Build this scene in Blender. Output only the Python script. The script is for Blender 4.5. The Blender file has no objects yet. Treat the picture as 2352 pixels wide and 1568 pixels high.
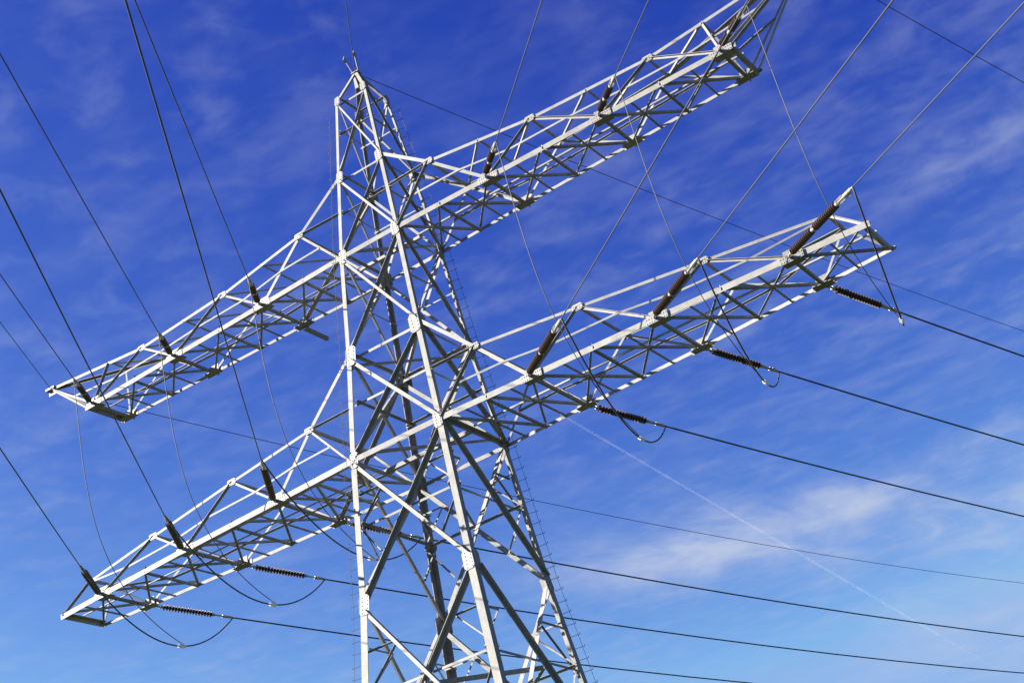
import bpy, bmesh, math, random
from mathutils import Vector, Matrix
random.seed(7)
S = bpy.context.scene
COL = S.collection
H0 = 25.2                       # height of the lower crossarm above the field

# ------------------------------------------------------------------ camera
R = ((0.80941545, 0.55331047, -0.19670829), (-0.40917248, 0.29112692, -0.8647676), (-0.42121789, 0.78044387, 0.46204205))
cam_d = bpy.data.cameras.new('camera')
cam_d.sensor_width = 36.0
cam_d.lens = 3707.9946 / 2352.0 * 36.0
cam_d.clip_start = 0.1
cam_d.clip_end = 120000
cam = bpy.data.objects.new('camera', cam_d)
COL.objects.link(cam)
CAMP = Vector((27.96739782, -44.019452, -23.4763314 + H0))
m = Matrix(((R[0][0], -R[1][0], -R[2][0], CAMP.x), (R[0][1], -R[1][1], -R[2][1], CAMP.y), (R[0][2], -R[1][2], -R[2][2], CAMP.z), (0, 0, 0, 1)))
cam.matrix_world = m
S.camera = cam

# ------------------------------------------------------------------ light
SUN = Vector((-0.72, -0.50, 0.48)).normalized()      # towards the sun
elev = math.asin(SUN.z)
azim = math.atan2(SUN.x, SUN.y)
sun_d = bpy.data.lights.new('sun', 'SUN')
sun_d.energy = 5.0
sun_d.angle = math.radians(0.5)
sun_d.color = (1.0, 0.945, 0.86)
sun = bpy.data.objects.new('sun', sun_d)
COL.objects.link(sun)
sun.rotation_euler = (-SUN).to_track_quat('-Z', 'Y').to_euler()
sun.location = (0, 0, 80)
S.view_settings.view_transform = 'Standard'
S.view_settings.look = 'None'
S.view_settings.gamma = 1.0
S.view_settings.use_curve_mapping = False
S.view_settings.exposure = 1.84

def pix(u, v):
    """Direction of a sky point seen in the photograph (2352 wide coordinates)."""
    a, b = (u - 1176) / 3707.9946, (v - 784) / 3707.9946
    return Vector([a * R[0][i] + b * R[1][i] + R[2][i] for i in range(3)]).normalized()

world = bpy.data.worlds.new('World')
S.world = world
world.use_nodes = True
nt = world.node_tree
nt.nodes.clear()
def N(t, **kw):
    n = nt.nodes.new(t)
    for k, v in kw.items():
        setattr(n, k, v)
    return n
def L(a, b):
    nt.links.new(a, b)
def VM(op, a, b=None):
    n = N('ShaderNodeVectorMath', operation=op)
    for i, x in enumerate((a, b)):
        if x is None: continue
        if hasattr(x, 'is_linked'): L(x, n.inputs[i])
        else: n.inputs[i].default_value = x
    return n.outputs['Value'] if op == 'DOT_PRODUCT' else n.outputs[0]
def MA(op, a, b=None, c=None, clamp=False):
    n = N('ShaderNodeMath', operation=op, use_clamp=clamp)
    for i, x in enumerate((a, b, c)):
        if x is None: continue
        if hasattr(x, 'is_linked'): L(x, n.inputs[i])
        else: n.inputs[i].default_value = x
    return n.outputs[0]
def MR(x, a, b, c=0.0, d=1.0, kind='SMOOTHSTEP'):
    n = N('ShaderNodeMapRange', interpolation_type=kind, clamp=True)
    L(x, n.inputs[0])
    for i, v in enumerate((a, b, c, d)):
        n.inputs[i + 1].default_value = v
    return n.outputs[0]
def NOISE(v, scale, detail, rough, dist=0.0):
    n = N('ShaderNodeTexNoise')
    L(v, n.inputs['Vector'])
    n.inputs['Scale'].default_value = scale
    n.inputs['Detail'].default_value = detail
    n.inputs['Roughness'].default_value = rough
    n.inputs['Distortion'].default_value = dist
    return n.outputs['Fac']
sky = N('ShaderNodeTexSky', sky_type='NISHITA')
sky.sun_disc = False
sky.sun_elevation = elev
sky.sun_rotation = azim
sky.altitude = 0
sky.air_density = 1.0
sky.dust_density = 0.6
sky.ozone_density = 3.0
sep = N('ShaderNodeSeparateColor')
L(sky.outputs[0], sep.inputs[0])
SKY_POW = (3.2, 2.95, 1.27)       # polarising filter: deepens the blue
SKY_MUL = (0.3126, 0.1566, 0.7673)
SKY_MAX = (1.51, 2.61, 4.64)
com = N('ShaderNodeCombineColor')
for i in range(3):
    L(MA('MINIMUM', MA('MULTIPLY', MA('POWER', sep.outputs[i], SKY_POW[i]), SKY_MUL[i]), SKY_MAX[i]), com.inputs[i])
tc = N('ShaderNodeTexCoord')
dirv = tc.outputs['Generated']
sx = N('ShaderNodeSeparateXYZ')
L(dirv, sx.inputs[0])
# cirrus lies on a sheet overhead: the view direction divided by its height
inv = MA('DIVIDE', 1.0, MA('MAXIMUM', sx.outputs[2], 0.04))
pl = N('ShaderNodeVectorMath', operation='SCALE')
L(dirv, pl.inputs[0])
L(inv, pl.inputs['Scale'])
mp = N('ShaderNodeMapping')
mp.inputs['Rotation'].default_value = (0, 0, math.radians(-20))
mp.inputs['Scale'].default_value = (1.0, 1.7, 1.0)
L(pl.outputs[0], mp.inputs[0])
n1 = NOISE(mp.outputs[0], 5.0, 3, 0.5, 0.5)
n2 = NOISE(mp.outputs[0], 16.0, 3, 0.5, 0.3)
n3 = NOISE(pl.outputs[0], 0.9, 3, 0.5)
veil = MR(MA('ADD', MA('MULTIPLY', n1, 0.6), MA('MULTIPLY', n2, 0.4)), 0.38, 0.78)
veil = MA('MULTIPLY', MA('MULTIPLY', veil, MR(n3, 0.38, 0.62, 0.35, 1.0)), 0.17)
# the longer cloud bank low on the right, along its own line in the sky
def bank(u0, v0, u1, v1, half_w, half_l, amount, ns):
    a, b = pix(u0, v0), pix(u1, v1)
    c = ((a + b) / 2).normalized()
    t = (b - a).normalized()
    w = c.cross(t).normalized()
    wob = MA('MULTIPLY', MA('SUBTRACT', NOISE(dirv, ns, 5, 0.6), 0.5), 0.10)
    dl = MA('ABSOLUTE', VM('DOT_PRODUCT', VM('SUBTRACT', dirv, tuple(c)), tuple(t)))
    dw = MA('ABSOLUTE', MA('ADD', VM('DOT_PRODUCT', VM('SUBTRACT', dirv, tuple(c)), tuple(w)), wob))
    g = MA('MULTIPLY', MR(dl, half_l, half_l * 0.25), MR(dw, half_w, 0.0))
    cx = N('ShaderNodeCombineXYZ')
    L(VM('DOT_PRODUCT', dirv, tuple(t)), cx.inputs[0])
    L(MA('MULTIPLY', VM('DOT_PRODUCT', dirv, tuple(w)), 3.2), cx.inputs[1])
    g = MA('MULTIPLY', g, MR(NOISE(cx.outputs[0], ns * 1.7, 6, 0.56, 0.7), 0.30, 0.68, 0.12, 1.0))
    return MA('MULTIPLY', g, amount)
banks = [bank(1400, 1290, 2420, 1150, 0.036, 0.25, 0.66, 7.0), bank(1950, 1130, 2420, 980, 0.022, 0.12, 0.30, 9.0),
         bank(2150, 1480, 2500, 1380, 0.050, 0.12, 0.42, 6.0), bank(2150, 420, 2400, 300, 0.022, 0.10, 0.26, 9.0),
         bank(1300, 1330, 1900, 1290, 0.035, 0.12, 0.28, 8.0)]
fluff = MR(NOISE(pl.outputs[0], 13.0, 5, 0.52, 0.25), 0.44, 0.76)
fluff = MA('MULTIPLY', MA('MULTIPLY', fluff, MR(NOISE(pl.outputs[0], 2.6, 2, 0.5), 0.36, 0.60, 0.15, 1.0)), 0.13)
fac = MA('ADD', veil, fluff)
for b in banks:
    fac = MA('ADD', fac, b)
fac = MA('MINIMUM', fac, 0.85)
mix = N('ShaderNodeMix', data_type='RGBA')
L(fac, mix.inputs['Factor'])
L(com.outputs[0], mix.inputs['A'])
mix.inputs['B'].default_value = (3.02, 3.42, 4.41, 1)
CLOUD = mix
bg = N('ShaderNodeBackground')
bg.inputs['Strength'].default_value = 0.05
L(mix.outputs['Result'], bg.inputs['Color'])
wo = N('ShaderNodeOutputWorld')
L(bg.outputs[0], wo.inputs[0])

# ------------------------------------------------------------------ materials
def material(name, base, rough=0.5, metal=0.0, var=0.0, scale=3.0, dark=None, spec=0.4, bump=0.0):
    mt = bpy.data.materials.new(name)
    mt.use_nodes = True
    t = mt.node_tree
    p = t.nodes['Principled BSDF']
    p.inputs['Base Color'].default_value = (*base, 1)
    p.inputs['Roughness'].default_value = rough
    p.inputs['Metallic'].default_value = metal
    p.inputs['Specular IOR Level'].default_value = spec
    if var or dark:
        tc = t.nodes.new('ShaderNodeTexCoord')
        n = t.nodes.new('ShaderNodeTexNoise')
        n.inputs['Scale'].default_value = scale
        n.inputs['Detail'].default_value = 8
        n.inputs['Roughness'].default_value = 0.65
        t.links.new(tc.outputs['Object'], n.inputs['Vector'])
        r = t.nodes.new('ShaderNodeValToRGB')
        r.color_ramp.elements[0].position = 0.32
        r.color_ramp.elements[1].position = 0.62
        d = dark or tuple(c * (1 - var) for c in base)
        r.color_ramp.elements[0].color = (*d, 1)
        r.color_ramp.elements[1].color = (*base, 1)
        t.links.new(n.outputs['Fac'], r.inputs[0])
        t.links.new(r.outputs[0], p.inputs['Base Color'])
        if bump:
            b = t.nodes.new('ShaderNodeBump')
            b.inputs['Strength'].default_value = bump
            b.inputs['Distance'].default_value = 0.02
            t.links.new(n.outputs['Fac'], b.inputs['Height'])
            t.links.new(b.outputs[0], p.inputs['Normal'])
    return mt
def weather(mt, rust_amt):
    t = mt.node_tree
    p = t.nodes['Principled BSDF']
    src = p.inputs['Base Color'].links[0].from_socket
    tc = t.nodes.new('ShaderNodeTexCoord')
    def noise(sc, scale, det):
        mp_ = t.nodes.new('ShaderNodeMapping'); mp_.inputs['Scale'].default_value = sc
        t.links.new(tc.outputs['Object'], mp_.inputs[0])
        n = t.nodes.new('ShaderNodeTexNoise'); n.inputs['Scale'].default_value = scale; n.inputs['Detail'].default_value = det; n.inputs['Roughness'].default_value = 0.7
        t.links.new(mp_.outputs[0], n.inputs['Vector'])
        return n.outputs['Fac']
    def ramp(f, a, b, c):
        r = t.nodes.new('ShaderNodeMapRange'); r.clamp = True
        t.links.new(f, r.inputs[0])
        for i, v in enumerate((a, b, 0.0, c)): r.inputs[i + 1].default_value = v
        return r.outputs[0]
    def blend(fac, a, col):
        m_ = t.nodes.new('ShaderNodeMix'); m_.data_type = 'RGBA'
        t.links.new(fac, m_.inputs['Factor']); t.links.new(a, m_.inputs['A']); m_.inputs['B'].default_value = (*col, 1)
        return m_.outputs['Result']
    c = blend(ramp(noise((7, 7, 0.5), 2.0, 5), 0.55, 0.75, 0.55), src, (0.13, 0.125, 0.115))
    c = blend(ramp(noise((1, 1, 1), 1.1, 6), 0.60, 0.74, rust_amt), c, (0.13, 0.075, 0.045))
    c = blend(ramp(noise((1, 1, 1), 14.0, 4), 0.66, 0.74, 0.5), c, (0.36, 0.36, 0.355))
    oi = t.nodes.new('ShaderNodeObjectInfo')
    rr = t.nodes.new('ShaderNodeMapRange')
    t.links.new(oi.outputs['Random'], rr.inputs[0])
    rr.inputs[3].default_value = 0.74; rr.inputs[4].default_value = 1.04
    sc_ = t.nodes.new('ShaderNodeVectorMath'); sc_.operation = 'SCALE'
    t.links.new(c, sc_.inputs[0]); t.links.new(rr.outputs[0], sc_.inputs['Scale'])
    t.links.new(sc_.outputs[0], p.inputs['Base Color'])
M_STEEL = material('galvanised_steel', (0.300, 0.292, 0.274), 0.6, 0.0, 0.30, 2.3, dark=(0.215, 0.213, 0.205), spec=0.15)
M_PLATE = material('galvanised_plate', (0.262, 0.255, 0.240), 0.55, 0.0, 0.30, 5.0, dark=(0.20, 0.195, 0.185), spec=0.3)
weather(M_STEEL, 0.30)
weather(M_PLATE, 0.40)
M_BOLT = material('bolt_steel', (0.30, 0.29, 0.27), 0.45, 0.6)
M_RAIL = material('rail_steel', (0.05, 0.05, 0.052), 0.7, 0.0)
M_PORC = material('brown_porcelain', (0.075, 0.045, 0.034), 0.22, 0.0, 0.2, 8.0, spec=0.6)
M_FIT = material('cast_fitting', (0.42, 0.40, 0.37), 0.5, 0.3, 0.3, 9.0)
M_WIRE = material('conductor_wire', (0.060, 0.060, 0.064), 0.6, 0.0, 0.2, 30.0, spec=0.3)
M_CABLE = material('bare_cable', (0.075, 0.072, 0.070), 0.6, 0.0, 0.2, 30.0, spec=0.3)
M_SPACER = material('white_spacer', (0.80, 0.80, 0.78), 0.45)
M_CONC = material('footing_concrete', (0.36, 0.35, 0.32), 0.9, 0.0, 0.3, 3.0, bump=0.3)
M_GRASS = material('meadow_grass', (0.040, 0.050, 0.018), 0.95, 0.0, 0.4, 0.6, dark=(0.026, 0.035, 0.012), spec=0.1, bump=0.6)
M_TRAIL = bpy.data.materials.new('contrail_vapour')
M_TRAIL.use_nodes = True
t = M_TRAIL.node_tree
t.nodes.clear()
o_ = t.nodes.new('ShaderNodeOutputMaterial')
pv = t.nodes.new('ShaderNodeVolumePrincipled')
pv.inputs['Color'].default_value = (0.97, 0.98, 1.0, 1)
tcn = t.nodes.new('ShaderNodeTexCoord')
ns = t.nodes.new('ShaderNodeTexNoise')
ns.inputs['Scale'].default_value = 0.0011
ns.inputs['Detail'].default_value = 5
mrn = t.nodes.new('ShaderNodeMapRange')
for i, v in enumerate((0.3, 0.7, 0.55, 1.25)):
    mrn.inputs[i + 1].default_value = v
t.links.new(tcn.outputs['Object'], ns.inputs['Vector'])
t.links.new(ns.outputs['Fac'], mrn.inputs[0])
along = t.nodes.new('ShaderNodeVectorMath'); along.operation = 'DOT_PRODUCT'
t.links.new(tcn.outputs['Object'], along.inputs[0])
fade = t.nodes.new('ShaderNodeMapRange')
TRAIL_DENSITY = 0.0012
t.links.new(along.outputs['Value'], fade.inputs[0])
ml = t.nodes.new('ShaderNodeMath'); ml.operation = 'MULTIPLY'
t.links.new(mrn.outputs[0], ml.inputs[0]); t.links.new(fade.outputs[0], ml.inputs[1])
t.links.new(ml.outputs[0], pv.inputs['Density'])
t.links.new(pv.outputs[0], o_.inputs['Volume'])

# ------------------------------------------------------------------ mesh helpers
V = Vector
def obj(name, bm, mat, parent=None, loc=(0, 0, 0), smooth=False):
    me = bpy.data.meshes.new(name)
    bmesh.ops.recalc_face_normals(bm, faces=bm.faces)
    bm.to_mesh(me)
    bm.free()
    for mm in (mat if isinstance(mat, (list, tuple)) else [mat]):
        me.materials.append(mm)
    if smooth:
        for p in me.polygons:
            p.use_smooth = True
    o = bpy.data.objects.new(name, me)
    COL.objects.link(o)
    if parent: o.parent = parent
    o.location = loc
    return o
def tag(o, label, cat, group=None, kind=None):
    if label: o['label'] = label
    if cat: o['category'] = cat
    if group: o['group'] = group
    if kind: o['kind'] = kind
    return o
def empty(name, loc=(0, 0, 0)):
    o = bpy.data.objects.new(name, None)
    o.empty_display_size = 0.3
    o.location = loc
    COL.objects.link(o)
    return o
def extrude_profile(bm, a, b, prof, ux, uy, mi=0):
    a, b = V(a), V(b)
    va = [bm.verts.new(a + ux * p[0] + uy * p[1]) for p in prof]
    vb = [bm.verts.new(b + ux * p[0] + uy * p[1]) for p in prof]
    n = len(prof)
    fs = [bm.faces.new((va[i], va[(i + 1) % n], vb[(i + 1) % n], vb[i])) for i in range(n)]
    fs += [bm.faces.new(list(reversed(va))), bm.faces.new(vb)]
    for f in fs: f.material_index = mi
def angle(bm, a, b, s, flat, out, th=None):
    """Rolled steel angle from a to b: one flange lies along 'flat', the other along 'out', heel on the line."""
    a, b = V(a), V(b)
    d = (b - a).normalized()
    ux = V(flat); ux = (ux - d * ux.dot(d)).normalized()
    uy = V(out); uy = uy - d * uy.dot(d); uy = (uy - ux * uy.dot(ux)).normalized()
    th = th or max(0.012, s * 0.11)
    extrude_profile(bm, a, b, [(0, 0), (s, 0), (s, th), (th, th), (th, s), (0, s)], ux, uy)
def rod(bm, a, b, r, n=8, mi=0, r2=None):
    a, b = V(a), V(b)
    d = (b - a).normalized()
    ux = d.orthogonal().normalized(); uy = d.cross(ux)
    r2 = r if r2 is None else r2
    ra = [bm.verts.new(a + (ux * math.cos(k * 2 * math.pi / n) + uy * math.sin(k * 2 * math.pi / n)) * r) for k in range(n)]
    rb = [bm.verts.new(b + (ux * math.cos(k * 2 * math.pi / n) + uy * math.sin(k * 2 * math.pi / n)) * r2) for k in range(n)]
    fs = [bm.faces.new((ra[i], ra[(i + 1) % n], rb[(i + 1) % n], rb[i])) for i in range(n)]
    fs += [bm.faces.new(list(reversed(ra))), bm.faces.new(rb)]
    for f in fs: f.material_index = mi
def tube(bm, pts, r, n=7):
    pts = [V(p) for p in pts]
    rings = []
    up = None
    for i, p in enumerate(pts):
        d = (pts[min(i + 1, len(pts) - 1)] - pts[max(i - 1, 0)]).normalized()
        if up is None: up = d.orthogonal().normalized()
        up = (up - d * up.dot(d)).normalized()
        w = d.cross(up)
        rr = r(i / (len(pts) - 1)) if callable(r) else r
        rings.append([bm.verts.new(p + (up * math.cos(k * 2 * math.pi / n) + w * math.sin(k * 2 * math.pi / n)) * rr) for k in range(n)])
    for a, b in zip(rings, rings[1:]):
        for k in range(n):
            bm.faces.new((a[k], a[(k + 1) % n], b[(k + 1) % n], b[k]))
    bm.faces.new(list(reversed(rings[0]))); bm.faces.new(rings[-1])
def slab(bm, c, ux, uy, uz, hx, hy, hz, mi=0):
    c = V(c)
    vs = [bm.verts.new(c + ux * (sx * hx) + uy * (sy * hy) + uz * (sz * hz)) for sx in (-1, 1) for sy in (-1, 1) for sz in (-1, 1)]
    for q in ((0, 1, 3, 2), (4, 6, 7, 5), (0, 4, 5, 1), (2, 3, 7, 6), (0, 2, 6, 4), (1, 5, 7, 3)):
        bm.faces.new([vs[i] for i in q]).material_index = mi
def gusset(bm, c, d1, d2, nrm, off, sc=1.0, th=0.016):
    """Bolted plate: an octagonal plate in the plane d1/d2, standing proud along nrm, with bolt heads."""
    c = V(c); d1 = V(d1).normalized(); nrm = V(nrm).normalized()
    d2 = nrm.cross(d1).normalized()
    hw, hh, ch = 0.20 * sc, 0.34 * sc, 0.09 * sc
    prof = [(-hw + ch, -hh), (hw - ch, -hh), (hw, -hh + ch), (hw, hh - ch), (hw - ch, hh), (-hw + ch, hh), (-hw, hh - ch), (-hw, -hh + ch)]
    extrude_profile(bm, c + nrm * off, c + nrm * (off + th), prof, d2, d1, 0)
    for i in range(-2, 3):
        for j in (-1, 1):
            p = c + d1 * (i * hh * 0.38) + d2 * (j * hw * 0.5) + nrm * (off + th)
            rod(bm, p, p + nrm * 0.022, 0.022 * sc, 6, 1)

# ------------------------------------------------------------------ ground
bm = bmesh.new()
rad = [0, 8, 20, 45, 90, 180, 400, 900, 2500, 8000, 30000]
prev = [bm.verts.new((0, 0, 0))]
for r_ in rad[1:]:
    ring = []
    for k in range(48):
        a = k * 2 * math.pi / 48
        z = (random.uniform(-0.06, 0.06) if 8 < r_ < 1000 else 0.0) - (0.0 if r_ < 900 else r_ * 0.0005)
        ring.append(bm.verts.new((r_ * math.cos(a), r_ * math.sin(a), z)))
    for k in range(48):
        if len(prev) == 1: bm.faces.new((prev[0], ring[k], ring[(k + 1) % 48]))
        else: bm.faces.new((prev[k], ring[k], ring[(k + 1) % 48], prev[(k + 1) % 48]))
    prev = ring
g = obj('ground', bm, M_GRASS, smooth=True)
g['kind'] = 'structure'

# ------------------------------------------------------------------ pylon body
Z2 = 8.334
LEV = [(-H0 + 0.35, 4.30), (-19.0, 3.68), (-12.3, 3.02), (-5.30, 2.34), (0.0, 2.0), (4.10, 1.66), (8.334, 1.396), (11.94, 1.087), (15.6, 0.756)]
PEAK_Z = 17.0
SG = [(-1, -1), (1, -1), (1, 1), (-1, 1)]
FN = [V((0, -1, 0)), V((1, 0, 0)), V((0, 1, 0)), V((-1, 0, 0))]     # outward normals of the four faces
def corner(k, i):
    z, w = LEV[i]
    return V((SG[k][0] * w, SG[k][1] * w, z))
def wz(z):
    for (za, wa), (zb, wb) in zip(LEV, LEV[1:]):
        if za <= z <= zb: return wa + (wb - wa) * (z - za) / (zb - za)
    return LEV[-1][1]
def legpt(k, z):
    w = wz(z)
    return V((SG[k][0] * w, SG[k][1] * w, z))
pylon = empty('lattice_pylon', (0, 0, H0))
tag(pylon, 'tall white galvanised steel lattice pylon with two tiers of crossarms under a blue sky', 'pylon')
SZ = [0.32, 0.30, 0.275, 0.235, 0.20, 0.17, 0.145, 0.12]
legs = []
for k in range(4):
    bm = bmesh.new()
    for i in range(8):
        a, b = corner(k, i), corner(k, i + 1)
        angle(bm, a, b, SZ[i], (-SG[k][0], 0, 0), (0, -SG[k][1], 0), th=0.028)
    angle(bm, corner(k, 8), (SG[k][0] * 0.10, SG[k][1] * 0.10, PEAK_Z), 0.13, (-SG[k][0], 0, 0), (0, -SG[k][1], 0), th=0.02)
    lg = obj('leg', bm, M_STEEL, pylon)
    legs.append(lg)
    # splice and gusset plates at the nodes, on both outer faces of the leg
    for i in range(1, 9):
        c = corner(k, i)
        d = (corner(k, i) - corner(k, i - 1)).normalized()
        sc = (0.6, 0.95, 1.0, 1.05, 0.9, 1.15, 0.85, 0.75, 0.6)[i]
        for ax in (0, 1):
            bm = bmesh.new()
            n = V((SG[k][0], 0, 0)) if ax == 0 else V((0, SG[k][1], 0))
            ins = V((0, -SG[k][1], 0)) if ax == 0 else V((-SG[k][0], 0, 0))
            gusset(bm, c + ins * (0.17 * sc), d, ins, n, 0.004, sc)
            obj('gusset_plate', bm, [M_PLATE, M_BOLT], lg)

UP = V((0, 0, 1))
def face_member(name, a, b, s, f, inset=0.03, parent=None, label=None, flip=False, out_sign=1):
    """Angle lying in face f, upper edge heel, free flange standing outwards."""
    n = FN[f]
    a, b = V(a), V(b)
    d = (b - a).normalized()
    e = n.cross(d)
    if e.z > 0: e = -e                     # flat flange hangs down from the heel
    if flip: e = -e
    off = -n * inset
    bm = bmesh.new()
    angle(bm, a + off - e * (s * 0.5), b + off - e * (s * 0.5), s, e, n * out_sign)
    o = obj(name, bm, M_STEEL, parent or pylon)
    return o
faces = [(0, 1), (1, 2), (2, 3), (3, 0)]
BS = [0.18, 0.18, 0.17, 0.16, 0.145, 0.115, 0.10, 0.08]
for i in range(8):
    for f, (p, q) in enumerate(faces):
        a0, a1, b0, b1 = corner(p, i), corner(p, i + 1), corner(q, i), corner(q, i + 1)
        # pull the ends in so that braces stop on the plates
        def tr(x, y, t=0.035): return x + (y - x) * t, y + (x - y) * t
        s = BS[i]
        face_member('brace', *tr(a1, b0), s, f, 0.034)
        face_member('brace', *tr(b1, a0), s, f, 0.034 + s + 0.02, out_sign=1)
        # crossing point of the two diagonals
        wl, wu = LEV[i][1], LEV[i + 1][1]
        tt = wl / (wl + wu)
        c = a0 + (b1 - a0) * tt
        zc = c.z
        la, lb = legpt(p, zc), legpt(q, zc)
        if i in (2, 3, 4):
            face_member('horizontal_strut', la + (c - la) * 0.03, lb + (c - lb) * 0.03, 0.085, f, 0.30, out_sign=-1)
        if i in (2, 3):
            for (A0, A1, k_) in ((a0, a1, p), (b0, b1, q)):
                up = A1 + (c - A1) * 0.5
                dn = A0 + (c - A0) * 0.5
                face_member('secondary_brace', legpt(k_, up.z), up, 0.06, f, 0.32)
                face_member('secondary_brace', legpt(k_, zc), up, 0.06, f, 0.33)
                face_member('secondary_brace', legpt(k_, zc), dn, 0.06, f, 0.31)
        if i in (5, 6, 7):
            for (A1, k_) in ((a1, p), (b1, q)):
                pass
            face_member('secondary_brace', la, c, 0.055, f, 0.22)
        if i in (6, 7):
            face_member('secondary_brace', lb, c, 0.055, f, 0.23)
for i in (2, 5, 6, 7, 8):
    for f, (p, q) in enumerate(faces):
        if i == 6 and f in (0, 2): continue
        a, b = corner(p, i), corner(q, i)
        face_member('horizontal_strut', a + (b - a) * 0.03, b + (a - b) * 0.03, (0, 0, .12, 0, .11, .105, .095, .08, .07)[i], f, 0.26, out_sign=-1)
for f in (1, 3):
    p, q = faces[f]
    a, b = corner(p, 4), corner(q, 4)
    face_member('horizontal_strut', a + (b - a) * 0.03, b + (a - b) * 0.03, 0.16, f, 0.05)
for i, s in ((4, 0.20), (6, 0.19)):          # the crossarm chords run on through the mast
    for f in (0, 2):
        p, q = faces[f]
        face_member('through_chord', corner(p, i), corner(q, i), s if f == 0 else 0.15, f, -0.012, out_sign=-1 if f == 0 else 1)
# plan bracing inside the mast at the crossarm levels, and the beam down the middle of each
def plan_member(name, a, b, s, parent=None, dz=0.0, mat=M_STEEL):
    a, b = V(a), V(b)
    d = (b - a).normalized()
    side = UP.cross(d).normalized()
    bm = bmesh.new()
    angle(bm, a + UP * dz - side * s * 0.5, b + UP * dz - side * s * 0.5, s, side, UP)
    return obj(name, bm, mat, parent or pylon)
for i, s in ((4, 0.15), (6, 0.12)):
    z, w = LEV[i]
    plan_member('plan_beam', (-w, 0, z), (w, 0, z), s, dz=0.03)
    plan_member('plan_brace', (-w, -w, z), (0, 0, z), 0.10, dz=0.24)
    plan_member('plan_brace', (w, -w, z), (0, 0, z), 0.10, dz=0.25)
    plan_member('plan_brace', (w, w, z), (0, 0, z), 0.10, dz=0.26)
    plan_member('plan_brace', (-w, w, z), (0, 0, z), 0.10, dz=0.27)
z, w = LEV[5]
plan_member('plan_brace', (w, -w, z), (-w, w, z), 0.11, dz=-0.2)
plan_member('plan_brace', (w, w, z), (-w, -w, z), 0.11, dz=-0.36)
zc = -8.9
w = wz(zc)
mids = [V((0, -w, zc)), V((w, 0, zc)), V((0, w, zc)), V((-w, 0, zc))]
for k in range(4):
    plan_member('plan_beam', mids[k], mids[(k + 1) % 4], 0.13, dz=0.05 + 0.02 * k)
# peak: closing plates and the earth-wire horns
bm = bmesh.new()
slab(bm, (0, 0, PEAK_Z + 0.01), V((1, 0, 0)), V((0, 1, 0)), UP, 0.16, 0.16, 0.02)
for sx in (-1, 1):
    rod(bm, (sx * 0.12, 0, PEAK_Z), (sx * 0.24, -0.25, PEAK_Z + 0.62), 0.035, 8)
    slab(bm, (sx * 0.25, -0.27, PEAK_Z + 0.70), V((1, 0, 0)), V((0, 0.9, -0.4)).normalized(), V((0, 0.4, 0.9)).normalized(), 0.02, 0.10, 0.12)
slab(bm, (0, 0.02, PEAK_Z - 0.35), V((1, 0, 0)), V((0, 1, 0)), UP, 0.20, 0.012, 0.30)
obj('peak_cap', bm, M_PLATE, pylon)
# climbing rail with step bolts on two legs
def climbing_rail(k, outdir, zlo, zhi):
    bm = bmesh.new()
    od = V(outdir).normalized()
    zz = zlo
    j = 0
    rail = []
    while zz < zhi:
        p = legpt(k, zz)
        e = p + od * 0.34
        e = e + V((random.uniform(-.012, .012), random.uniform(-.012, .012), random.uniform(-.025, .02)))
        rod(bm, p + od * 0.01, e, 0.009, 6)
        rod(bm, e, e + UP * 0.06, 0.009, 6)
        if j % 2 == 0: rail.append(p + od * 0.27 + UP * 0.009)
        zz += 0.42; j += 1
    tube(bm, rail, 0.007, 6)
    obj('climbing_rail', bm, M_RAIL, legs[k])
climbing_rail(2, (1, 0.15, 0), -22, 15.2)
climbing_rail(0, (-1, -0.15, 0), -22, 15.2)

# ------------------------------------------------------------------ crossarms
def lerp_y(x, tab):
    for (x0, y0), (x1, y1) in zip(tab, tab[1:]):
        if x <= x1: return y0 + (y1 - y0) * (x - x0) / (x1 - x0)
    return tab[-1][1]
LOW = dict(z=0.0, lev=4, up=5, xs=[2.0, 3.78, 5.6, 7.95, 10.35, 12.62, 15.06, 17.52], ytab=[(2.0, 2.0), (5.6, 1.81), (10.32, 1.60), (15.14, 1.27), (17.55, 1.07)],
           P=(3.71, 1.80, 2.02), Q=[(7.74, 1.59, 1.68), (12.24, 1.19, 1.34)], T=(16.37, 0.61, 1.14), cs=0.21, upper=False)
HIGH = dict(z=Z2, lev=6, up=7, xs=[1.396, 3.25, 5.41, 7.72, 10.18, 12.5, 14.9, 15.33], ytab=[(1.396, 1.396), (5.41, 1.27), (10.18, 1.16), (15.33, 1.01)],
            P=(3.15, 1.30, 1.97), Q=[(7.47, 1.05, 1.53), (12.25, 0.75, 1.47)], T=(18.3, 0.05, 2.5), cs=0.20, upper=True)
def web(parent, name, a, b, s, y_sign, flip=False):
    return face_member(name, a, b, s, 0 if y_sign < 0 else 2, 0.03, parent, flip=flip, out_sign=-1 if name == 'arm_strut' else 1)
ARM_N = {}
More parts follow.
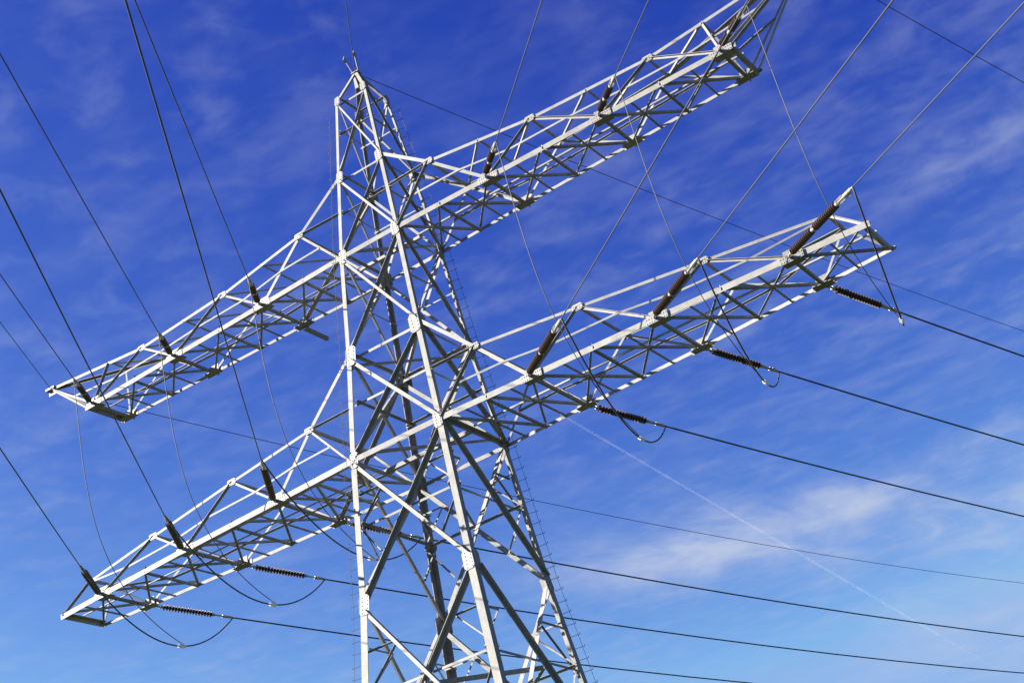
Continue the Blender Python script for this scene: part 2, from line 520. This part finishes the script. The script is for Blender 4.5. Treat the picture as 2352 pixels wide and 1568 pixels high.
def crossarm(A, side):
    z = A['z']
    F = lambda x, ys: V((side * x, ys * lerp_y(x, A['ytab']), z))
    U = lambda p, ys: V((side * p[0], ys * p[1], z + p[2]))
    xs = A['xs']
    cs = A['cs']
    # main frame: the two lower chords with their splices, closed by the end beam
    bm = bmesh.new()
    for ys in (-1, 1):
        pts = [F(xs[0], ys)] + [F(x, ys) for x, _ in A['ytab'][1:-1]] + [F(xs[-1] + 0.12, ys)]
        for a, b in zip(pts, pts[1:]):
            cz = cs if ys < 0 else cs * 0.60
            angle(bm, a + UP * cz * 0.5, b + UP * cz * 0.5, cz, (0, 0, -1), (0, 1, 0), th=0.022)
    e0, e1 = F(xs[-1], -1), F(xs[-1], 1)
    angle(bm, e0 + V((0, 0.02, 0.1)), e1 + V((0, -0.02, 0.1)), 0.2, (0, 0, -1), (-side, 0, 0))
    arm = obj('crossarm', bm, M_STEEL, pylon)
    # collars and hanger plates where the phases hang
    for xi in (2, 4, 6):
        for ys in (-1, 1):
            bm = bmesh.new()
            c = F(xs[xi], ys)
            x_ = V((1, 0, 0)); y_ = V((0, 1, 0))
            slab(bm, c + V((0, ys * 0.014, 0)), x_, y_, UP, 0.42, 0.012, cs * 0.62)
            slab(bm, c + V((0, -ys * 0.16, -cs * 0.53)), x_, y_, UP, 0.34, 0.17, 0.012)
            slab(bm, c + V((0, -ys * 0.04, cs * 0.70)), x_, y_, UP, 0.24, 0.010, 0.16)
            for i in range(-4, 5):
                if i == 0: continue
                for zz in (-0.07, 0.07):
                    p = c + V((i * 0.09, ys * 0.026, zz))
                    rod(bm, p, p + V((0, ys * 0.02, 0)), 0.018, 6, 1)
            slab(bm, c + V((0, ys * 0.12, 0.0)), x_, y_, UP, 0.015, 0.10, 0.075)
            obj('hanger_plate', bm, [M_PLATE, M_BOLT], arm)
    us = 0.105 if not A['upper'] else 0.12
    for ys in (-1, 1):
        P, Q1, Q2, T = U(A['P'], ys), U(A['Q'][0], ys), U(A['Q'][1], ys), U(A['T'], ys)
        bm = bmesh.new()
        for a, b in ((P, Q1), (Q1, Q2), (Q2, T)):
            angle(bm, a + UP * us * 0.5, b + UP * us * 0.5, us, (0, 0, -1), (0, -ys, 0), th=0.018)
        uc = obj('upper_chord', bm, M_STEEL, arm)
        for n_ in (P, Q1, Q2):
            bm = bmesh.new()
            gusset(bm, n_, (side, 0, 0), (0, 0, 1), (0, ys, 0), 0.01, 0.6)
            obj('gusset_plate', bm, [M_PLATE, M_BOLT], uc)
        body_up = V((side * LEV[A['up']][1], ys * LEV[A['up']][1], LEV[A['up']][0]))
        body_lo = F(xs[0], ys)
        N1, N2, N3, E = F(xs[2], ys), F(xs[4], ys), F(xs[6], ys), F(xs[7], ys)
        for nm, a, b, s in (('arm_strut', body_up, P, 0.135), ('arm_strut', P, N1, 0.125), ('web_member', P, body_lo, 0.09), ('web_member', Q1, N1, 0.08), ('web_member', Q1, N2, 0.09),
                            ('web_member', Q2, N2, 0.08), ('web_member', Q2, N3, 0.085), ('web_member', T, N3, 0.08), ('web_member', T, E, 0.085)):
            web(arm, nm, a, b, s, ys)
        # level tie from the bend of the chord back to the leg
        zmid = z + A['P'][2]
        wl = wz(zmid)
        web(arm, 'web_member', P, V((side * wl, ys * wl, zmid)), 0.075, ys)
        # intermediate stringer at half height of the side truss
        mid = lambda a, b: (a + b) * 0.5
        if not A['upper']:
            st = [mid(P, body_lo), mid(P, N1), mid(Q1, N1), mid(Q1, N2), mid(Q2, N2), mid(Q2, N3), T]
        else:
            st = [mid(P, body_lo), mid(P, N1), mid(Q1, N1), mid(Q1, N2), mid(Q2, N2), mid(Q2, N3), mid(T, N3)]
        bm = bmesh.new()
        for a, b in zip(st, st[1:]):
            angle(bm, a, b, 0.072, (0, 0, -1), (0, -ys, 0))
        obj('stringer', bm, M_STEEL, arm)
    # lower plane: cross struts, crossed diagonals and the middle stringer
    n_pan = 7 if not A['upper'] else 6
    for i in range(n_pan):
        x0, x1 = xs[i], xs[i + 1]
        if i > 0:
            plan_member('cross_strut', F(x0, -1), F(x0, 1), 0.105 if i in (2, 4, 6) else 0.085, arm, dz=-0.10)
        plan_member('diagonal', F(x0, -1), F(x1, 1), 0.085, arm, dz=-0.03)
        plan_member('diagonal', F(x1, -1), F(x0, 1), 0.080, arm, dz=0.09)
        xm = (x0 + x1) / 2
        plan_member('cross_strut', F(xm, -1), F(xm, 1), 0.055, arm, dz=-0.06)
    if A['upper']:
        plan_member('cross_strut', F(xs[6], -1), F(xs[6], 1), 0.105, arm, dz=-0.10)
    plan_member('stringer', V((side * xs[0], 0, z)), V((side * xs[-1], 0, z)), 0.06, arm, dz=0.20)
    # upper plane
    P0, P1 = U(A['P'], -1), U(A['P'], 1)
    plan_member('top_strut', P0, P1, 0.10, arm)
    for q in A['Q']:
        plan_member('top_strut', U(q, -1), U(q, 1), 0.08, arm)
    if A['upper']:
        chord = [A['P'], A['Q'][0], A['Q'][1], A['T']]
        def onc(x, ys):
            for p, q in zip(chord, chord[1:]):
                if x <= q[0]:
                    t_ = (x - p[0]) / (q[0] - p[0])
                    return U([p[i] + (q[i] - p[i]) * t_ for i in range(3)], ys)
        tx = [3.15, 5.3, 7.47, 9.79, 12.25, 14.4]
        for a, b in zip(tx, tx[1:]):
            plan_member('top_diagonal', onc(a, 1), onc(b, -1), 0.075, arm, dz=-0.03)
            if b not in (7.47, 12.25): plan_member('top_strut', onc(b, -1), onc(b, 1), 0.06, arm, dz=0.05)
        web(arm, 'web_member', onc(14.4, -1), F(xs[6], -1), 0.09, -1)
        web(arm, 'web_member', onc(14.4, 1), F(xs[6], 1), 0.09, 1)
        bm = bmesh.new()
        c = U(A['T'], 0)
        slab(bm, c, V((1, 0, 0)), V((0, 1, 0)), UP, 0.26, 0.16, 0.05)
        slab(bm, c + V((0, 0, -0.12)), V((1, 0, 0)), V((0, 1, 0)), UP, 0.20, 0.015, 0.16)
        obj('tip_plate', bm, M_PLATE, arm)
    else:
        plan_member('top_strut', U(A['T'], -1), U(A['T'], 1), 0.10, arm)
    # outrigger that carries a jumper, at the back of the upper left arm
    if A['upper'] and side < 0:
        a = F(xs[2], 1)
        plan_member('outrigger', a + V((0, -0.1, 0)), a + V((0, 1.35, 0.0)), 0.14, arm, dz=-0.26)
for A in (LOW, HIGH):
    for s in (-1, 1):
        crossarm(A, s)
for k in range(4):
    c = corner(k, 0)
    bm = bmesh.new()
    slab(bm, (c.x, c.y, 0.12), V((1, 0, 0)), V((0, 1, 0)), UP, 0.6, 0.6, 0.28)
    bmesh.ops.bevel(bm, geom=bm.edges[:], offset=0.05, segments=2, affect='EDGES')
    f = obj('footing', bm, M_CONC, pylon, (0, 0, -H0))

# ------------------------------------------------------------------ insulator strings and lines
def yof(A, x): return lerp_y(x, A['ytab'])
def insulator(P, d, length, label, group, rods=2):
    """Strain string from P along d; returns the far end where the line is clamped."""
    P = V(P) + V((0, 0, H0)); d = V(d).normalized()
    e = empty('insulator_string', P)
    tag(e, label, 'insulator', group)
    q = Vector((0, 0, 1)).rotation_difference(d)
    e.rotation_mode = 'QUATERNION'
    e.rotation_quaternion = q
    hook = 0.22
    tail = min(1.1, length * 0.24)
    rl = (length - hook - tail) / rods
    def lathe(bm, prof, n=14, mi=0):
        rings = [[bm.verts.new((r * math.cos(k * 2 * math.pi / n), r * math.sin(k * 2 * math.pi / n), z)) for k in range(n)] for z, r in prof]
        for a, b in zip(rings, rings[1:]):
            for k in range(n):
                bm.faces.new((a[k], a[(k + 1) % n], b[(k + 1) % n], b[k])).material_index = mi
        bm.faces.new(list(reversed(rings[0]))); bm.faces.new(rings[-1])
    bm = bmesh.new()
    rod(bm, (0, 0, 0), (0, 0, hook), 0.035, 8)
    slab(bm, (0, 0, hook * 0.5), V((1, 0, 0)), V((0, 1, 0)), UP, 0.07, 0.02, 0.07)
    obj('shackle', bm, M_FIT, e)
    z0 = hook
    for r_i in range(rods):
        z1 = z0 + rl
        cap = 0.12
        bm = bmesh.new()
        prof = [(z0 + cap, 0.045)]
        n_s = max(6, int((rl - 2 * cap) / 0.125))
        for k in range(n_s):
            za = z0 + cap + (rl - 2 * cap) * k / n_s
            st = (rl - 2 * cap) / n_s
            prof += [(za + st * 0.30, 0.046), (za + st * 0.46, 0.128), (za + st * 0.58, 0.124), (za + st * 0.80, 0.046)]
        prof.append((z1 - cap, 0.045))
        lathe(bm, prof)
        obj('ribbed_rod', bm, M_PORC, e)
        bm = bmesh.new()
        rod(bm, (0, 0, z0), (0, 0, z0 + cap), 0.06, 10)
        obj('end_cap', bm, M_FIT, e)
        bm = bmesh.new()
        rod(bm, (0, 0, z1 - cap), (0, 0, z1 - 0.004), 0.06, 10)
        slab(bm, (0, 0, z1 - 0.02), V((1, 0, 0)), V((0, 1, 0)), UP, 0.09, 0.03, 0.05)
        obj('end_cap', bm, M_FIT, e)
        z0 = z1
    bm = bmesh.new()
    slab(bm, (0, 0, z0 + tail * 0.22), V((1, 0, 0)), V((0, 1, 0)), UP, 0.09, 0.018, tail * 0.16)
    rod(bm, (0, 0, z0), (0, 0, z0 + tail), 0.030, 8)
    rod(bm, (0, 0, z0 + tail * 0.42), (0, 0, z0 + tail * 0.9), 0.062, 10, r2=0.05)
    slab(bm, (0.05, 0, z0 + tail * 0.6), V((1, 0, 0)), V((0, 1, 0)), UP, 0.06, 0.03, tail * 0.1)
    obj('line_clamp', bm, M_FIT, e)
    return P + d * length
def line(name, start, th, sgn, a, b, T, label, cat, group, r=0.032, n=40):
    bm = bmesh.new()
    pts = []
    for i in range(n + 1):
        t_ = T * (i / n) ** 1.4
        pts.append(V((math.sin(th) * t_, sgn * math.cos(th) * t_, a * t_ + b * t_ * t_)))
    tube(bm, pts, r, 7)
    o = obj(name, bm, M_WIRE, None, start, smooth=True)
    return tag(o, label, cat, group)
def hang(name, p0, p1, sag, label, cat, group, r=0.028, n=32, pull=None, spacer=None):
    bm = bmesh.new()
    p0, p1 = V(p0), V(p1)
    pts = []
    for i in range(n + 1):
        t_ = i / n
        p = p0.lerp(p1, t_) + V((0, 0, -4 * sag * t_ * (1 - t_)))
        if pull is not None: p += V(pull) * (4 * t_ * (1 - t_))
        pts.append(p - p0)
    tube(bm, pts, r, 7)
    o = obj(name, bm, M_WIRE, None, p0, smooth=True)
    tag(o, label, cat, group)
    if spacer is not None:
        i = int(spacer * n)
        d = (pts[i + 1] - pts[i]).normalized()
        s = d.orthogonal().normalized()
        bm = bmesh.new()
        slab(bm, pts[i], d, s, d.cross(s), 0.24, 0.055, 0.07)
        bmesh.ops.bevel(bm, geom=bm.edges[:], offset=0.02, segments=2, affect='EDGES')
        obj('white_spacer', bm, M_SPACER, o)
    return o, [p0 + p for p in pts]
def bez(name, P, label, cat, group, r=0.016, n=36):
    P = [V(p) for p in P]
    bm = bmesh.new()
    pts = []
    for i in range(n + 1):
        t_ = i / n
        p = P[0] * (1 - t_) ** 3 + P[1] * 3 * t_ * (1 - t_) ** 2 + P[2] * 3 * t_ * t_ * (1 - t_) + P[3] * t_ ** 3
        pts.append(p - P[0])
    tube(bm, pts, r, 6)
    o = obj(name, bm, M_CABLE, None, P[0], smooth=True)
    return tag(o, label, cat, group)
PLACE = {2: 'nearest the mast', 4: 'halfway out', 6: 'at its tip'}
FRONT_TH = {('L', 1): (0.740, 0.745, 0.760), ('L', -1): (0.640, 0.660, 0.690), ('H', 1): (0.720, 0.720, 0.775), ('H', -1): (0.580, 0.595, 0.620)}
FRONT_LEN = {('L', 1): (5.5, 5.0, 5.1), ('L', -1): (6.0, 5.7, 5.7), ('H', 1): (2.8, 2.8, 2.8), ('H', -1): (2.9, 2.9, 3.4)}
AF, BF = -0.19, 0.0003
AB, BB, TB = -0.097, 0.00075, 0.323
tier = {'L': 'lower', 'H': 'upper'}
ends = {}
for key, A in (('L', LOW), ('H', HIGH)):
    for side in (1, -1):
        sd = 'right' if side > 0 else 'left'
        arm_n = '%s %s crossarm' % (tier[key], sd)
        for j, xi in enumerate((2, 4, 6)):
            x = A['xs'][xi]
            where = arm_n + ', ' + PLACE[xi]
            th = FRONT_TH[key, side][j]
            P = V((side * x, -(yof(A, x) + 0.20), A['z']))
            d = V((math.sin(th), -math.cos(th), AF))
            e = insulator(P, d, FRONT_LEN[key, side][j], 'brown ribbed insulator, near side of ' + where, 'insulator strings on the near side')
            ends[key, side, j] = e
            line('power_line', e, th, -1, AF, BF, 210, 'dark power line passing overhead from ' + where, 'power line', 'power lines running overhead', r=0.019)
            if key == 'L':
                P = V((side * x, yof(A, x) + 0.20, A['z']))
                d = V((math.sin(TB), math.cos(TB), AB))
                eb = insulator(P, d, 3.5, 'dark ribbed insulator, far side of ' + where, 'insulator strings on the far side', rods=1)
                line('power_line', eb, TB, 1, AB, BB, 330, 'dark power line leading away rightwards from ' + where, 'power line', 'power lines leading away to the right', n=50)
                ends['B', side, j] = eb
                o, jp = hang('jumper_loop', e - d * 0.0, eb, 2.0, 'slack jumper cable with white spacer under ' + where, 'jumper cable', 'jumper cables under the lower crossarms', spacer=0.62)
                ends['J', side, j] = jp[20]
for side in (1, -1):
    sd = 'right' if side > 0 else 'left'
    for j, xi in enumerate((2, 4, 6)):
        p0, p3 = ends['H', side, j], ends['J', side, j]
        where = ('next to the mast', 'midway out', 'outermost')[j]
        bez('dropper_cable', [p0, p0 + V((0.2, 0.0, -4.6)), V((p3.x, -4.2, p3.z + 1.6)), p3],
            'thin dropper cable hanging from the upper to the lower %s crossarm, %s' % (sd, where), 'dropper cable', 'dropper cables between the crossarm tiers')
for nm, P in (('mast peak', (0, 0, PEAK_Z)), ('upper left crossarm tip', (-18.3, 0, Z2 + 2.5)), ('upper right crossarm tip', (18.3, 0, Z2 + 2.5))):
    p = V(P) + V((0, 0, H0))
    line('earth_wire', p + V((0, 0.1, 0.02)), 0.292, 1, -0.106, 0.00075, 330, 'thin earth wire leading away to the right from the ' + nm, 'earth wire', 'earth wires leading away', r=0.016, n=50)
    line('earth_wire', p + V((0, -0.1, 0.02)), 0.60, -1, -0.15, 0.0006, 210, 'thin earth wire running overhead from the ' + nm, 'earth wire', 'earth wires running overhead', r=0.016)

# ------------------------------------------------------------------ contrail
def at_height(u, v, z):
    d = pix(u, v)
    return CAMP + d * ((z - CAMP.z) / d.z)
a, b = at_height(1285, 950, 9000), at_height(2290, 1535, 9000)
bm = bmesh.new()
npt = 90
pts = [a.lerp(b, i / npt) - a for i in range(npt + 1)]
wid = [random.uniform(0.88, 1.12) for _ in range(npt + 1)]
tube(bm, pts, lambda t_: (17 + 16 * t_) * wid[int(t_ * npt + 0.5)], 14)
L_ = (b - a).length
dd = (b - a).normalized()
along.inputs[1].default_value = dd
for i, v in enumerate((0.0, L_, TRAIL_DENSITY, 0.0)):
    fade.inputs[i + 1].default_value = v
ct = obj('contrail', bm, M_TRAIL, None, a, smooth=True)
tag(ct, 'thin white vapour trail slanting down across the blue sky', 'contrail')
